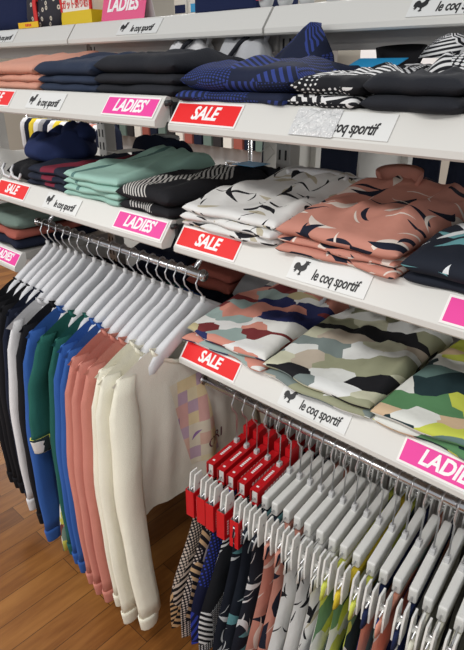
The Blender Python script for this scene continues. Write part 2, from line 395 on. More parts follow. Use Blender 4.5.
sale(-.90, -.024, T3L, 'red sale card below the black top with white trim')
sale(-.90, -.024, T2L, 'red sale card below the peach folded tops')
lad(-.225, -.024, T2L, 'pink ladies card below the charcoal folded tops')
lad(-.222, -.024, T3L, 'pink ladies card below the black pinstripe tops, just above hanger hooks')
lad(.688, 0, T3, 'pink ladies card below the black and teal leaf tops')
lad(.652, 0, T4, 'pink ladies card below the lime camouflage tops')
lad(-1.117, -.02, T3, 'small corner of a pink ladies card beside the red sale card at the far bay')
lad(-1.074, -.01, .993, 'pink ladies card on the low far shelf beside the hangers')

def logo(x, y0, T, label, w=.185, plate='label_plate', hide=False):
    r = empty('logo_label', (0, 0, 0)); tag(r, label, 'label', 'black rooster logo labels')
    F = face_frame(x + w / 2, y0, T, .031)
    b = MB(); b.box((-w / 2, -.026, -.0005), (w / 2, .026, .0008), mat=F); b.build('label_plate', plate, r)
    rooster('emblem', r, F @ Matrix.Translation((-w / 2 + .008, -.016, .0009)), .036)
    text('lettering', 'le coq sportif', .033, 'print_black', r, F @ Matrix.Translation((.019, -.006, .0012)), .16, .0006, .62, spacing=.97)
    if hide:
        b = MB()
        n, m_ = 14, 8
        vs = [[b.bm.verts.new(F @ Vector((-w / 2 - .006 + i * .098 / n, -.029 + j * .058 / m_, .0022 + .0025 * random.random() * (0 < i < n and 0 < j < m_)))) for j in range(m_ + 1)] for i in range(n + 1)]
        for i in range(n):
            for j in range(m_):
                f = b.face([vs[i][j], vs[i + 1][j], vs[i + 1][j + 1], vs[i][j + 1]]); f.smooth = False
        b.build('glossy_film', 'crinkled_sleeve', r)
    return r
logo(.355, 0, T3, 'rooster logo label below the coral leaf print tops')
logo(.345, 0, T4, 'rooster logo label below the olive camouflage top')
logo(.352, 0, T2, 'rooster logo label half covered by shiny crinkled film', .2, 'label_plate', True)
logo(-.585, -.024, T3L, 'rooster logo label below the mint folded tops')
logo(-.60, -.024, T2L, 'rooster logo label below the slate navy folded tops')
logo(.385, .338, T1, 'rooster logo label on the near top shelf', .19)
logo(-.62, .338, T1, 'rooster logo label on the middle top shelf beside the rose sign', .2)
logo(-1.49, .338, T1, 'rooster logo label on the far top shelf below the navy tote', .19)

# ------------------------------------------------------------------ folded clothes
def folded(name, label, cat, group, mat, x0, x1, y0, D, zb, T, front=1.0, back=1.4, mid=1.0, seed=0, skew=0.0, drop=None, res=(44, 38), rf=.8, disc=0.0, bumps=.005, taper=0.0, uvoff=(0, 0), lip=.75, fold2=False):
    """one folded garment: a soft slab with rounded edges, thicker towards the collar"""
    rnd = random.Random(seed); ph = [rnd.uniform(0, 6.28) for _ in range(10)]
    nx, ny = res; b = MB()
    cx, w = (x0 + x1) / 2, (x1 - x0) / 2
    up, dn = [], []
    def pos(i, j):
        u = -1 + 2 * i / nx; v = j / ny
        u = math.sin(u * PI / 2) ** 1 if abs(u) > 0 else 0
        v = .5 - .5 * math.cos(v * PI)
        rd_ = lambda q: (1 - (1 - min(max(q, 0.0), 1.0)) ** 2) ** .5
        hh = T * front
        e = rd_((1 - abs(u)) * w / min(hh * .75, w * .4)); f = rd_(v * D / min(hh * rf, D * .35)); gk = rd_((1 - v) * D / min(hh * 1.2, D * .35))
        edge = e * f * gk
        wv = w * (1 - taper * v)
        fy = .006 * math.sin(3.1 * u + ph[0]) + .004 * math.sin(7 * u + ph[1])
        x = cx + skew * v + u * wv + .005 * math.sin(9 * v + ph[2]) * abs(u)
        y = y0 + fy * (1 - v) + D * v
        if disc:
            vq = 2 * v - 1; x = cx + (x - cx) * (1 - disc * vq * vq) ** .5; y = y0 + D * .5 + (y - y0 - D * .5) * (1 - disc * u * u) ** .5
        prof = front + (mid - front) * smooth(0, .45, v) + (back - mid) * smooth(.45, .9, v)
        h = T * prof * (1 - .22 * u * u * smooth(.1, .5, v))
        cr1 = abs(math.sin(4.2 * u + 3 * v + ph[3] + .8 * math.sin(5 * v + ph[7]))); cr2 = abs(math.sin(3.1 * u - 5.5 * v + ph[4] + .7 * math.sin(4 * u + ph[8])))
        step = smooth(.42, .5, abs(u + .12 * math.sin(3 * v + ph[5]))) - .5
        wv2 = bumps * smooth(.02, .35, v) * (1.5 * (1 - cr1 ** .6) - 1.3 * (1 - cr2 ** .5) + .8 * math.sin(9 * v - 3 * u + ph[6]) + .5 * math.sin(14 * u + 6 * v + ph[9]) + 1.0 * step)
        return x, y, h, edge, wv2
    for j in range(ny + 1):
        ru, rd = [], []
        for i in range(nx + 1):
            x, y, h, e, wob = pos(i, j)
            ze = h * lip * .6
            if drop: ze = max(.004, ze)
            zt = ze + (h + wob * e - ze) * e; zl = ze * (1 - e)
            ru.append(b.bm.verts.new((x, y, zb + max(zt, .0015)))); rd.append(b.bm.verts.new((x, y, zb + max(zl, 0))) if 0 < i < nx and 0 < j < ny else ru[-1])
        up.append(ru); dn.append(rd)
    def uvof(v, s): return (v.co.x - x0 + uvoff[0] + s * .3, v.co.y - y0 + (v.co.z - zb) * .9 * (-1 if s else 1) + uvoff[1])
    for j in range(ny):
        for i in range(nx):
            q = [up[j][i], up[j][i + 1], up[j + 1][i + 1], up[j + 1][i]]; b.face(q, [uvof(v, 0) for v in q])
            q = [dn[j][i], dn[j + 1][i], dn[j + 1][i + 1], dn[j][i + 1]]
            if len(set(q)) == 4: b.face(q, [uvof(v, 1) for v in q])
            elif len(set(q)) == 3:
                q2 = []
                for v in q:
                    if v not in q2: q2.append(v)
                b.face(q2, [uvof(v, 1) for v in q2])
    o = b.build(name, mat)
    tag(o, label, cat, group)
    return o

def collar(parent, mat, cx, cy, z, rx, ry, h=.02, tilt=.35, a0=-.2, a1=PI + .2, inner=None, lean=0.0, thick=.004):
    """standing neckband, open to the front"""
    b = MB(); n = 18; rings = []
    for k in range(n + 1):
        a = a0 + (a1 - a0) * k / n
        c, s = math.cos(a), math.sin(a)
        base = Vector((cx + rx * c, cy + ry * s, z + tilt * ry * s))
        out = Vector((c * .4 + lean, s * .4, 1)).normalized()
        nr = Vector((c, s, 0)) * thick
        rings.append([base - nr - out * .012, base + nr - out * .012, base + nr * 1.4 + out * h * .6, base + nr * .4 + out * h, base - nr * 1.2 + out * h * .6])
    b.rings(rings); o = b.build('collar', mat, parent); return o

def stack(names, mat, x0, x1, y0, D, z, Ts, group, cat, seed, name='folded_top', front=1.0, back=1.5, mid=1.1, skew=0.0, mats=None, bumps=.005, jig=.006, taper=.05, lastfront=None):
    rnd = random.Random(seed); out = []
    for k, (lab, T) in enumerate(zip(names, Ts)):
        last = k == len(Ts) - 1
        dx, dy = rnd.uniform(-jig, jig), rnd.uniform(-jig, jig) * 1.2
        o = folded(name, lab, cat, group, (mats[k] if mats else mat), x0 + dx, x1 + dx * .5, y0 + dy, D, z, T, front if not last or lastfront is None else lastfront, back if last else 1.0, mid if last else 1.0, seed * 7 + k, skew, bumps=bumps if last else .0008, taper=taper if last else .02, uvoff=(0, k * .02) if (mats[k] if mats else mat) in ('pinstripe_black', 'mint_stripe', 'navy_burgundy') else (k * .37 + seed * .13, seed * .21))
        z += T * .97; out.append(o)
    return out, z

# --- near bay, shelf T2: blue patterned, dotted, orange
def shelf_items():
    z = T2 + .001
    s, zt = stack(['blue patterned folded top, lower of two beside the red sale card', 'navy folded top with blue dots and stripes and a tall pointed collar'], 'blue_fold', .012, .315, .03, .31, z, [.022, .048], 'blue patterned folded tops', 'folded top', 3, back=1.2, mid=1.35, skew=.02)
    b = MB(); rings = []      # tall folded-up collar
    for k, (w, dz, dy) in enumerate(((.105, .0, 0), (.085, .03, .012), (.055, .06, .02), (.026, .088, .026), (.006, .098, .028))):
        cx = .165 + .006 * k; rings.append([(cx - w, .27 + dy, zt - .004 + dz), (cx - w * .5, .25 + dy, zt - .004 + dz), (cx + w * .2, .25 + dy, zt - .004 + dz), (cx + w, .265 + dy, zt - .004 + dz), (cx + w * .2, .29 + dy, zt - .004 + dz), (cx - w * .5, .293 + dy, zt - .004 + dz)])
    b.rings(rings, uvscale=(.06, .05)); b.build('collar', 'blue_fold', s[-1])
    s, zt = stack(['black folded top with white dots, lower of two on the upper near shelf', 'black folded top with white dots and stripes beside the blue one'], 'dot_fold', .322, .475, .028, .36, z, [.022, .034], 'dotted folded tops', 'folded top', 5, back=1.5, mid=1.3, skew=.02)
    stack(['plain charcoal folded top, lower of two beside the dotted one', 'plain charcoal folded top, upper of two beside the dotted one'], 'charcoal', .483, .658, .022, .20, z, [.026, .032], 'charcoal folded tops near the dotted ones', 'folded top', 9, back=1.1, mid=1.1)
    s, zt = stack(['dotted and striped top rising to a pointed collar behind the charcoal ones'], 'dot_fold', .485, .665, .235, .19, z, [.095], None, 'folded top', 10, back=1.0, mid=1.0, bumps=.008)
    b = MB(); rings = []
    for k, (w, dz, dy) in enumerate(((.06, .0, 0), (.05, .02, .01), (.033, .035, .016), (.012, .044, .018))):
        cx = .50; rings.append([(cx - w, .31 + dy, zt - .006 + dz), (cx, .295 + dy, zt - .006 + dz), (cx + w, .31 + dy, zt - .006 + dz), (cx, .332 + dy, zt - .006 + dz)])
    b.rings(rings, uvscale=(.07, .05)); b.build('collar', 'dot_fold', s[-1])
    s, _ = stack(['orange and black striped folded top, lower of two at the upper right', 'orange and black striped folded top, upper of two at the upper right'], 'orange_fold', .664, .88, .03, .34, z, [.024, .034], 'orange striped folded tops', 'folded top', 6, back=1.5)
    # loose garments at the back of that shelf
    o = folded('folded_top', 'black top with an upturned collar behind the dotted folded top', 'folded top', None, 'black', .30, .42, .36, .06, z, .05, 1, 1.2, 1, 12); collar(o, 'black', .36, .385, z + .055, .035, .02, .06)
    b = MB(); b.box((-.06, -.03, 0), (.06, .03, .0012), mat=Matrix.Translation((.335, .33, z + .078)) @ Matrix.Rotation(.3, 4, 'X')); c_ = b.build('swing_tag', 'cyan_card'); c_.rotation_euler = (0, 0, 0); tag(c_, 'cyan blue card tag lying between the blue and dotted tops', 'tag')
    # --- middle bay, shelf T2L
    z = T2L + .001
    L = ['peach', 'slate navy', 'charcoal']
    stack(['peach folded top, bottom of its pile above the far sale card', 'peach folded top, middle of its pile', 'peach folded top, topmost of its pile'], 'peach', -.895, -.60, .03, .38, z, [.022, .022, .03], 'peach folded tops', 'folded top', 14, back=2.1, mid=1.9, skew=.03)
    stack(['slate navy folded top, bottom of its pile', 'slate navy folded top, middle of its pile', 'slate navy folded top, topmost of its pile'], 'slate_navy', -.595, -.305, .03, .38, z, [.021, .021, .036], 'slate navy folded tops', 'folded top', 15, back=1.5, mid=1.5, skew=.03)
    stack(['charcoal folded top, bottom of its pile', 'charcoal folded top, middle of its pile', 'charcoal folded top, topmost of its pile and gently mounded'], 'charcoal', -.30, .0, .03, .30, z, [.024, .024, .042], 'charcoal folded tops', 'folded top', 16, back=1.0, mid=1.25, skew=.02)
    # white tops with dark straps behind the charcoal pile
    for (x, lab, g2) in ((-.315, 'white top with dark straps behind the charcoal pile', 'white'), (-.10, 'grey and white top bunched behind the blue pile', 'light_grey')):
        o = folded('folded_top', lab, 'folded top', None, g2, x - .085, x + .085, .35, .08, z, .138, 1, 1.0, 1.0, int(x * -100), bumps=.008)
        collar(o, g2, x + .01, .39, z + .128, .055, .028, .022, .1)
        b = MB(); b.tube([(x - .05, .346, z + .04), (x - .03, .346, z + .085), (x + .005, .352, z + .12), (x + .03, .36, z + .137)], .006, 8); b.build('strap', 'charcoal', o)
    # --- near bay, shelf T3
    z = T3 + .001
    s, zt = stack(['white leaf print folded top, bottom of its pile', 'white leaf print folded top, middle of its pile', 'white leaf print folded top, topmost of its pile with its neckline showing'], 'white_leaf', .012, .30, .02, .39, z, [.019, .019, .042], 'white leaf print folded tops', 'folded top', 21, lastfront=.52, back=1.75, mid=1.15, skew=.03, bumps=.007, jig=.004)
    collar(s[-1], 'white', .19, .335, zt + .020, .085, .035, .016, .1)
    s, zt = stack(['coral leaf print folded top, bottom of its pile', 'coral leaf print folded top, second from bottom of its pile', 'coral leaf print folded top, topmost of its pile with a standing collar'], 'coral_leaf', .308, .585, .025, .39, z, [.017, .017, .052], 'coral leaf print folded tops', 'folded top', 22, lastfront=.62, back=1.7, mid=1.3, skew=.03, bumps=.008, jig=.004)
    collar(s[-1], 'coral_leaf', .42, .335, zt + .030, .045, .022, .03, .5, lean=-.1)
    s, zt = stack(['black and teal leaf print folded top, bottom of its pile', 'black and teal leaf print folded top, topmost of its pile'], 'teal_leaf', .592, .88, .02, .38, z, [.022, .056], 'black and teal leaf folded tops', 'folded top', 23, lastfront=.7, back=1.4, mid=1.3, skew=.02, bumps=.006, jig=.004)
    o = folded('folded_top', 'grey and white top behind the coral leaf pile', 'folded top', None, 'light_grey', .48, .70, .415, .015, z, .09, 1, 1, 1, 31)
    # --- middle bay shelf T3L
    z = T3L + .001
    o = folded('folded_top', 'black folded top with curling white trim beside the far sale card', 'folded top', None, 'black', -.893, -.735, .03, .36, z, .055, 1, 1, 1, 41)
    for (a, c_) in ((-.86, .05), (-.80, .035)):
        b = MB(); b.tube([(a - .03, .028, z + .05), (a - .02, .012, z + .035), (a, .006, z + .018), (a + .03, .010, z + .012), (a + .04, .014, z + .03)], .0045, 6); b.build('white_trim', 'white', o)
    hd = folded('hoodie', 'royal navy hoodie bundled on top of the black trimmed one', 'hoodie', None, 'royal_navy', -.893, -.665, .06, .26, z + .057, .080, 1.0, .9, 1.08, 42, bumps=.014, rf=.9, disc=.55)
    b = MB(); b.rings([[(-.735 + .07 * math.cos(a) * w_, .235 + .055 * math.sin(a) * w_, z + dz_ + .012 * math.cos(2 * a)) for a in [2 * PI * q / 18 for q in range(18)]] for w_, dz_ in ((.8, .115), (1.0, .135), (.95, .155), (.7, .168), (.35, .172))]); b.build('hood', 'royal_navy', hd)
    s, zt = stack(['navy folded top with burgundy band, bottom of its pile', 'navy folded top with burgundy band, second of its pile', 'navy folded top with burgundy and grey bands, topmost of its pile'], 'navy_burgundy', -.725, -.50, .02, .36, z, [.020, .020, .026], 'navy burgundy folded tops', 'folded top', 43, back=1.3, skew=.03)
    s, zt = stack(['mint folded top, bottom of its pile', 'mint folded top, second from bottom', 'mint folded top, third from bottom', 'mint folded top, topmost of its pile with a darker stripe'], 'mint_stripe', -.492, -.232, .012, .40, z, [.018, .018, .018, .022], 'mint folded tops', 'folded top', 44, back=2.6, mid=1.6, skew=.0, mats=['mint', 'mint_stripe', 'mint_stripe', 'mint_stripe'])
    s, zt = stack(['black pinstripe folded top, bottom of its pile', 'black pinstripe folded top, topmost of its pile'], 'pinstripe_black', -.225, -.02, .012, .38, z, [.026, .046], 'black pinstripe folded tops', 'folded top', 45, back=1.4, mid=1.2, skew=.03)
    o = folded('folded_top', 'navy top with a pale neckband behind the mint pile', 'folded top', None, 'navy', -.70, -.36, .425, .022, z, .13, 1, 1, 1, 46)
    collar(o, 'light_grey', -.52, .44, z + .115, .06, .02, .02, .2)
    b = MB(); b.box((-.60, .25, z + .092), (-.535, .36, z + .0932)); c_ = b.build('price_tag', 'tag_paper'); tag(c_, 'pale paper price tag lying on the navy burgundy pile', 'tag')
    o = folded('folded_top', 'black top with a blue card tag between the pinstripe and white piles', 'folded top', None, 'charcoal', -.13, .02, .402, .035, z, .085, 1, 1, 1, 47)
    b = MB(); b.box((-.075, .30, z + .1), (.005, .375, z + .101)); tg = b.build('swing_tag', 'cyan_card'); tag(tg, 'cyan card tag with a cord loop beside the white leaf pile', 'tag')
    b = MB(); b.tube([(-.03, .37, z + .102), (-.035, .385, z + .13), (-.01, .39, z + .15), (.012, .385, z + .13), (-.01, .37, z + .102)], .0012, 5); b.build('cord', 'tag_paper', tg)
    # --- near bay, lowest shelf T4
    z = T4 + .001
    s, zt = stack(['coral and navy camouflage folded top, bottom of its pile', 'coral and navy camouflage folded top, topmost of its pile with a grey neckline'], 'coral_camo', .006, .278, .02, .40, z, [.022, .05], 'coral camouflage folded tops', 'folded top', 51, lastfront=.5, back=1.5, mid=1.2, skew=.01, bumps=.007)
    collar(s[-1], 'light_grey', .16, .33, zt + .012, .08, .05, .018, .1)
    s, zt = stack(['olive camouflage folded top, bottom of its pile', 'olive camouflage folded top, topmost of its pile'], 'olive_camo', .286, .574, .018, .40, z, [.020, .056], 'olive camouflage folded tops', 'folded top', 52, lastfront=.45, back=1.3, mid=1.25, skew=.01, bumps=.007)
    s, zt = stack(['lime camouflage folded top, bottom of its pile', 'lime camouflage folded top, topmost of its pile'], 'lime_camo', .582, .88, .018, .40, z, [.022, .048], 'lime camouflage folded tops', 'folded top', 53, lastfront=.5, back=1.1, mid=1.3, skew=.01, bumps=.007)
    # far bay, low shelf
    z = .994
    stack(['dark navy folded top, bottom of the pile on the low far shelf', 'navy and rust folded top on the low far shelf', 'sage green folded top, topmost on the low far shelf'], 'navy', -1.20, -.90, .03, .36, z, [.04, .035, .05], 'folded tops on the low far shelf', 'folded top', 61, mats=['navy', 'rust', 'sage'], back=1.2)
    # next aisle, behind the sweatshirt rail and the lowest shelf
    z = .781
    stack(['navy folded top behind the sweatshirt rail, under the rust ones', 'rust folded top behind the sweatshirt rail, middle one', 'rust folded top behind the sweatshirt rail, upper one'], 'rust', -.50, -.27, GY + .06, .30, z, [.06, .045, .045], 'folded tops behind the rail', 'folded top', 62, mats=['navy', 'rust', 'rust'], back=1.0)
    folded('folded_top', 'grey rounded top behind the end of the sweatshirt rail', 'folded top', None, 'grey', -.255, -.05, GY + .06, .28, z, .18, 1, 1, 1.05, 63)
    stack(['navy folded top behind the hanger hooks, lower one', 'navy folded top behind the hanger hooks, upper one'], 'navy', -.865, -.515, GY + .06, .30, z, [.08, .08], 'navy folded tops behind the hooks', 'folded top', 64, back=1.0)
shelf_items()

# ------------------------------------------------------------------ hangers and hanging clothes
def hook_path(zb, zr, rr, y0=0.0):
    """wire hook over a rail at local y=y0; zb base, zr rail centre"""
    p = [(0, y0, zb), (0, y0, zr - .062), (0, y0 - .006, zr - .052), (0, y0 - rr - .009, zr - .034), (0, y0 - rr - .013, zr - .016)]
    for k in range(9):
        a = PI + .25 - (PI + .3) * k / 8
        p.append((0, y0 + math.cos(a) * (rr + .0035), zr + math.sin(a) * (rr + .0035) + .0))
    return p
def make_top_hanger():
    r = empty('clothes_hanger', (0, 0, 0))
    zb = -.075
    b = MB(); b.tube(hook_path(zb - .004, 0, .0125), .0023, 6); b.build('hook', 'steel_wire', r)
    b = MB(); b.tube([(0, 0, zb + .012), (0, 0, zb - .016)], .0075, 10); b.build('hook_socket', 'joint_plastic', r)
    b = MB(); rings = []; n = 26
    for k in range(n + 1):
        s = -1 + 2 * k / n; a = abs(s)
        y = s * .215; zc = zb - .024 - .102 * a ** 1.25 - .012 * smooth(.0, .25, a)
        hh = .024 + .003 * (1 - a); ww = .008 + .008 * a
        if a > .93: hh *= 1 - (a - .93) * 5; ww *= 1 - (a - .93) * 5
        ring = []
        for j in range(12):
            t_ = 2 * PI * j / 12; c, sn = math.cos(t_), math.sin(t_)
            ring.append((ww * math.copysign(abs(c) ** .6, c), y, zc + hh * math.copysign(abs(sn) ** .6, sn)))
        rings.append(ring)
    b.rings(rings); b.build('shoulder_bar', 'hanger_plastic', r)
    return r

def hanging_top(label, cat, group, mats, x, yaw, slip=0.0, hem=.115, width=.30, hemw=.30, thick=.014, seed=0, neckw=.172, lean=.0, sleeve_end=None, cuffmat=None, flare=.015, name='sweatshirt', rail_y=R1Y, rail_z=R1Z, fold=.008, far_sleeve=True, sl_r=(.050, .021), bulge=0.0, sleeve_mats=None, dropz=0.0):
    rnd = random.Random(4); ph = [rnd.uniform(0, 6.28) + .12 * math.sin(seed * 1.7 + _) for _ in range(8)]
    r = empty(name, (x, rail_y, 0), yaw); tag(r, label, cat, group)
    zt = rail_z - .075 - dropz; z_hem = hem
    NU, NV = 36, 18
    un = neckw / width
    def ztop(u, side):
        a = abs(u) * width
        if a <= neckw:
            c = 1 - (a / neckw) ** 2
            return zt - .082 - (.075 if side > 0 else .03) * c ** .8
        return zt - .082 - .055 * ((a - neckw) / (width - neckw)) ** 1.2 - .02 * max(0, (a - neckw))
    body = mats[0]; se0 = hem; z_hem = .40 + .02 * math.sin(seed)
    b = MB()
    for side in (1, -1):
        g_ = []
        for j in range(NV + 1):
            v = j / NV; row = []
            for i in range(NU + 1):
                u = -1 + 2 * i / NU
                w = width + (hemw - width) * smooth(0, 1, v) - .065 * smooth(.0, .09, v) * (1 - smooth(.3, 1, v))
                z1 = ztop(u, side); zz = z1 + (z_hem + .006 * math.sin(8 * u + ph[0]) - z1) * v
                Ht = .013 * (1 - smooth(un * .85, un * 1.02, abs(u)))
                H = Ht + (thick - Ht) * smooth(0, .10, v) ** .5 + bulge * smooth(.05, .5, v) * (side > 0)
                prof = max(0.0, 1 - u * u) ** .5
                fo = fold * smooth(.05, .7, v) * (math.sin(6.5 * u + ph[1] + .9 * v) + .6 * math.sin(13 * u + ph[2] - 1.2 * v) + .35 * math.sin(21 * u + ph[3]))
                row.append(b.bm.verts.new((side * H * prof + fo * prof, u * w + slip, zz)))
            g_.append(row)
        for j in range(NV):
            for i in range(NU):
                q = [g_[j][i], g_[j][i + 1], g_[j + 1][i + 1], g_[j + 1][i]]
                b.face(q if side > 0 else q[::-1], [(v_.co.y, v_.co.z) for v_ in (q if side > 0 else q[::-1])])
    b.build('body', body, r, fix=False)
    # neckband
    b = MB(); rings = []; n = 40
    for k in range(n + 1):
        a = 2 * PI * k / n; c, s = math.cos(a), math.sin(a); side = 1 if s >= 0 else -1
        u = c * un; y = c * neckw + slip; zz = ztop(u * .999, side); xx = .0135 * (abs(s) ** .5) * side
        rings.append([(xx - .0025 * side, y, zz - .012), (xx + .003 * side, y, zz - .012), (xx + .003 * side, y, zz + .003), (xx - .0025 * side, y, zz + .003)])
    b.rings(rings, caps=False); b.build('collar', mats[1] if len(mats) > 1 else body, r)
    # sleeves
    for sd in ((-1, 1) if far_sleeve else (-1,)):
        se = hem + .06 if sleeve_end is None else sleeve_end
        top = Vector((.0, sd * (width - .040), zt - .128)); end = Vector((lean, sd * (width + (flare + .005 if sd < 0 else -.03)), se))
        b = MB(); rings = []; n = 12; NS = 16
        for k in range(NS + 1):
            v = k / NS
            p = top.lerp(end, v); p.y += sd * .022 * math.sin(v * PI) * .9 - (.0 if v > .1 else .012 * sd * (1 - v / .1))
            ry = sl_r[0] * (1 - .28 * v) * (.62 + .38 * smooth(0, .16, v)); rx = sl_r[1] * (1 - .15 * v) * (.5 + .5 * smooth(0, .25, v))
            if sleeve_end is not None: ry, rx = sl_r[0] * (.6 + .5 * v), sl_r[1] * (.6 + .5 * v)
            ring = []
            for j in range(n):
                a = 2 * PI * j / n
                wob = 1 + .10 * math.sin(3 * a + ph[4] + 5 * v) + .05 * math.sin(17 * v + ph[5] + a)
                ring.append((p.x + rx * math.cos(a) * wob + .004 * math.sin(9 * v + ph[6]), p.y + slip + ry * math.sin(a) * wob, p.z))
            rings.append(ring)
        b.rings(rings, uvscale=(.02, .045)); b.build('sleeve', sleeve_mats or (mats[2] if len(mats) > 2 else body), r)
        # cuff
        b = MB(); cr = []
        for k, (dz, g_) in enumerate(((.004, 1.01), (-.010, .97), (-.045, .86), (-.05, .78))):
            cr.append([(end.x + rx * g_ * math.cos(2 * PI * j / n) + .004 * math.sin(9 + ph[6]), end.y + slip + ry * g_ * math.sin(2 * PI * j / n) + sd * .004, end.z + dz * (1 if sleeve_end is None else 1.1)) for j in range(n)])
        b.rings(cr, uvscale=(.02, .03)); b.build('cuff', cuffmat or (mats[2] if len(mats) > 2 else body), r)
    return r

GRP = 'plain sweatshirts hanging on the chrome rail'
TOPS = [  # label, colour, hook x, yaw, slip, hem, sleeve extra
    ('black sweatshirt at the very far end of the rail, beside the low far shelf', 'black', -.845, 0.205, .0, .13),
    ('black sweatshirt next after the very first one at the far rail end', 'black', -.795, 0.195, .0, .13),
    ('third black sweatshirt from the far end of the rail', 'black', -.75, 0.185, .0, .13),
    ('navy sweatshirt, farther of the navy pair between black ones', 'navy', -.7, 0.175, .0, .12),
    ('navy sweatshirt, nearer of the navy pair next to a white one', 'navy', -.655, 0.165, .0, .13),
    ('white sweatshirt squeezed between navy and black ones', 'white', -.605, 0.155, -.045, .16),
    ('black sweatshirt next to the bright blue top', 'black', -.545, 0.142, -.03, .13),
    ('bright blue top farthest from the pink tops, with a straight sleeve end', 'blue', -.49, 0.130, -.035, .085),
    ('green top with floral sleeve ends, between two blue tops', 'green', -.43, 0.118, -.03, .08),
    ('dark green top directly before the pointed blue top', 'green', -.375, 0.106, -.01, .08),
    ('bright blue top with a pointed sleeve end, farther of the blue pair beside pink', 'blue', -.325, 0.095, -.02, .08),
    ('bright blue top touching the first dusty pink sweatshirt', 'blue', -.28, 0.085, -.025, .075),
    ('dusty pink sweatshirt, farthest of three', 'pink', -.235, .08, -.04, .09),
    ('dusty pink sweatshirt, middle one of three', 'pink', -.19, .07, -.045, .085),
    ('dusty pink sweatshirt, nearest of three beside the cream ones', 'pink', -.15, .06, -.04, .08),
    ('cream sweatshirt, farthest of three', 'cream', -.112, .05, -.03, .09),
    ('cream sweatshirt, middle one of three', 'cream', -.07, .03, -.045, .08),
]
proto_hanger = make_top_hanger()
def hang_label(s): return 'white plastic hanger inside the ' + s
HGRP = 'white plastic hangers on the upper rail'
used = False
def put_hanger(x, yaw, lab):
    global used
    o = proto_hanger if not used else copy_tree(proto_hanger); used = True
    o.location = (x, R1Y, R1Z); o.rotation_euler = (0, 0, yaw); tag(o, lab, 'hanger', HGRP)
HL = ['black sweatshirt at the very far rail end', 'second black sweatshirt from the far end', 'third black sweatshirt from the far end', 'farther navy sweatshirt', 'nearer navy sweatshirt', 'white sweatshirt between navy and black', 'black sweatshirt beside bright blue', 'bright blue straight-ended top', 'green top with floral sleeve ends', 'plain dark green top', 'farther pointed blue top', 'blue top touching the pink', 'farthest dusty pink sweatshirt', 'middle dusty pink sweatshirt', 'nearest dusty pink sweatshirt', 'farthest cream sweatshirt', 'middle cream sweatshirt']
for i, (lab, c, x, yaw, slip, hem) in enumerate(TOPS):
    put_hanger(x, yaw, hang_label(HL[i]))
    fl = i == 8
    hanging_top(lab, 'sweatshirt', GRP, [c], x, yaw, slip, hem, seed=100 + i, thick=.012, fold=.004, far_sleeve=False, lean={12: .025, 13: .03, 14: .035, 15: .045, 16: .07}.get(i, 0.0), sl_r=(.034, .016) if i == 5 else (.050, .0185),
                sleeve_end=.57 if fl else None, cuffmat='floral' if fl else None, name='sweatshirt')
put_hanger(-.02, .0, hang_label('front cream sweatshirt with the check print'))
fs = hanging_top('front cream sweatshirt with a pastel check print, nearest the lower rail', 'sweatshirt', GRP, ['cream_light', 'cream', 'cream'], -.02, .0, -.025, .105, seed=140, thick=.016, fold=.010, bulge=.008, width=.305, hemw=.29, lean=.10, sl_r=(.05, .024))

# print on the front of the nearest sweatshirt: follows the cloth
def chest_print():
    me = fs.children[0].data
    from mathutils.bvhtree import BVHTree
    bv = BVHTree.FromPolygons([v.co for v in me.vertices], [p.vertices for p in me.polygons])
    def patch(name, y0, y1, z0, z1, mat, skew=0, n=14):
        b = MB(); g_ = []
        for j in range(n + 1):
            row = []
            for i in range(n + 1):
                y = y0 + (y1 - y0) * i / n + skew * j / n; z = z0 + (z1 - z0) * j / n
                h = bv.ray_cast(Vector((.3, y, z)), Vector((-1, 0, 0)))
                row.append(b.bm.verts.new((((h[0].x if h[0] else .03) + .0016), y, z)))
            g_.append(row)
        for j in range(n):
            for i in range(n):
                q = [g_[j][i], g_[j][i + 1], g_[j + 1][i + 1], g_[j + 1][i]]; b.face(q, [(v.co.y, v.co.z) for v in q])
        return b.build(name, mat, fs)
    patch('check_print', -.085, .035, .50, .81, 'check_print', -.07)
    o = text('lettering', 'ORI', .05, 'print_wine', fs, Matrix.Identity(4), 0, 0, 1.0, extrude=.0002)
    o.data.transform(Matrix(((0, 0, 1, .0), (1, 0, 0, .01), (0, 1, 0, .555), (0, 0, 0, 1))))
    for v in o.data.vertices:
        h = bv.ray_cast(Vector((.3, v.co.y, v.co.z)), Vector((-1, 0, 0)))
        v.co.x = (h[0].x if h[0] else .03) + .002
chest_print()
# floral hem under the green top
b = MB(); rings = []
for k in range(9):
    v = k / 8; z = .44 - .37 * v; w = .03 + .02 * math.sin(v * 3); y = -.27 - .06 * v
    rings.append([(.004 + .012 * math.cos(a), y + w * math.sin(a) - .0, z) for a in [2 * PI * j / 10 for j in range(10)]])
b.rings(rings, uvscale=(.02, .045))
gd = [o for o in col.objects if o.get('label', '').startswith('green top with floral')][0]
b.build('floral_lining', 'floral', gd)

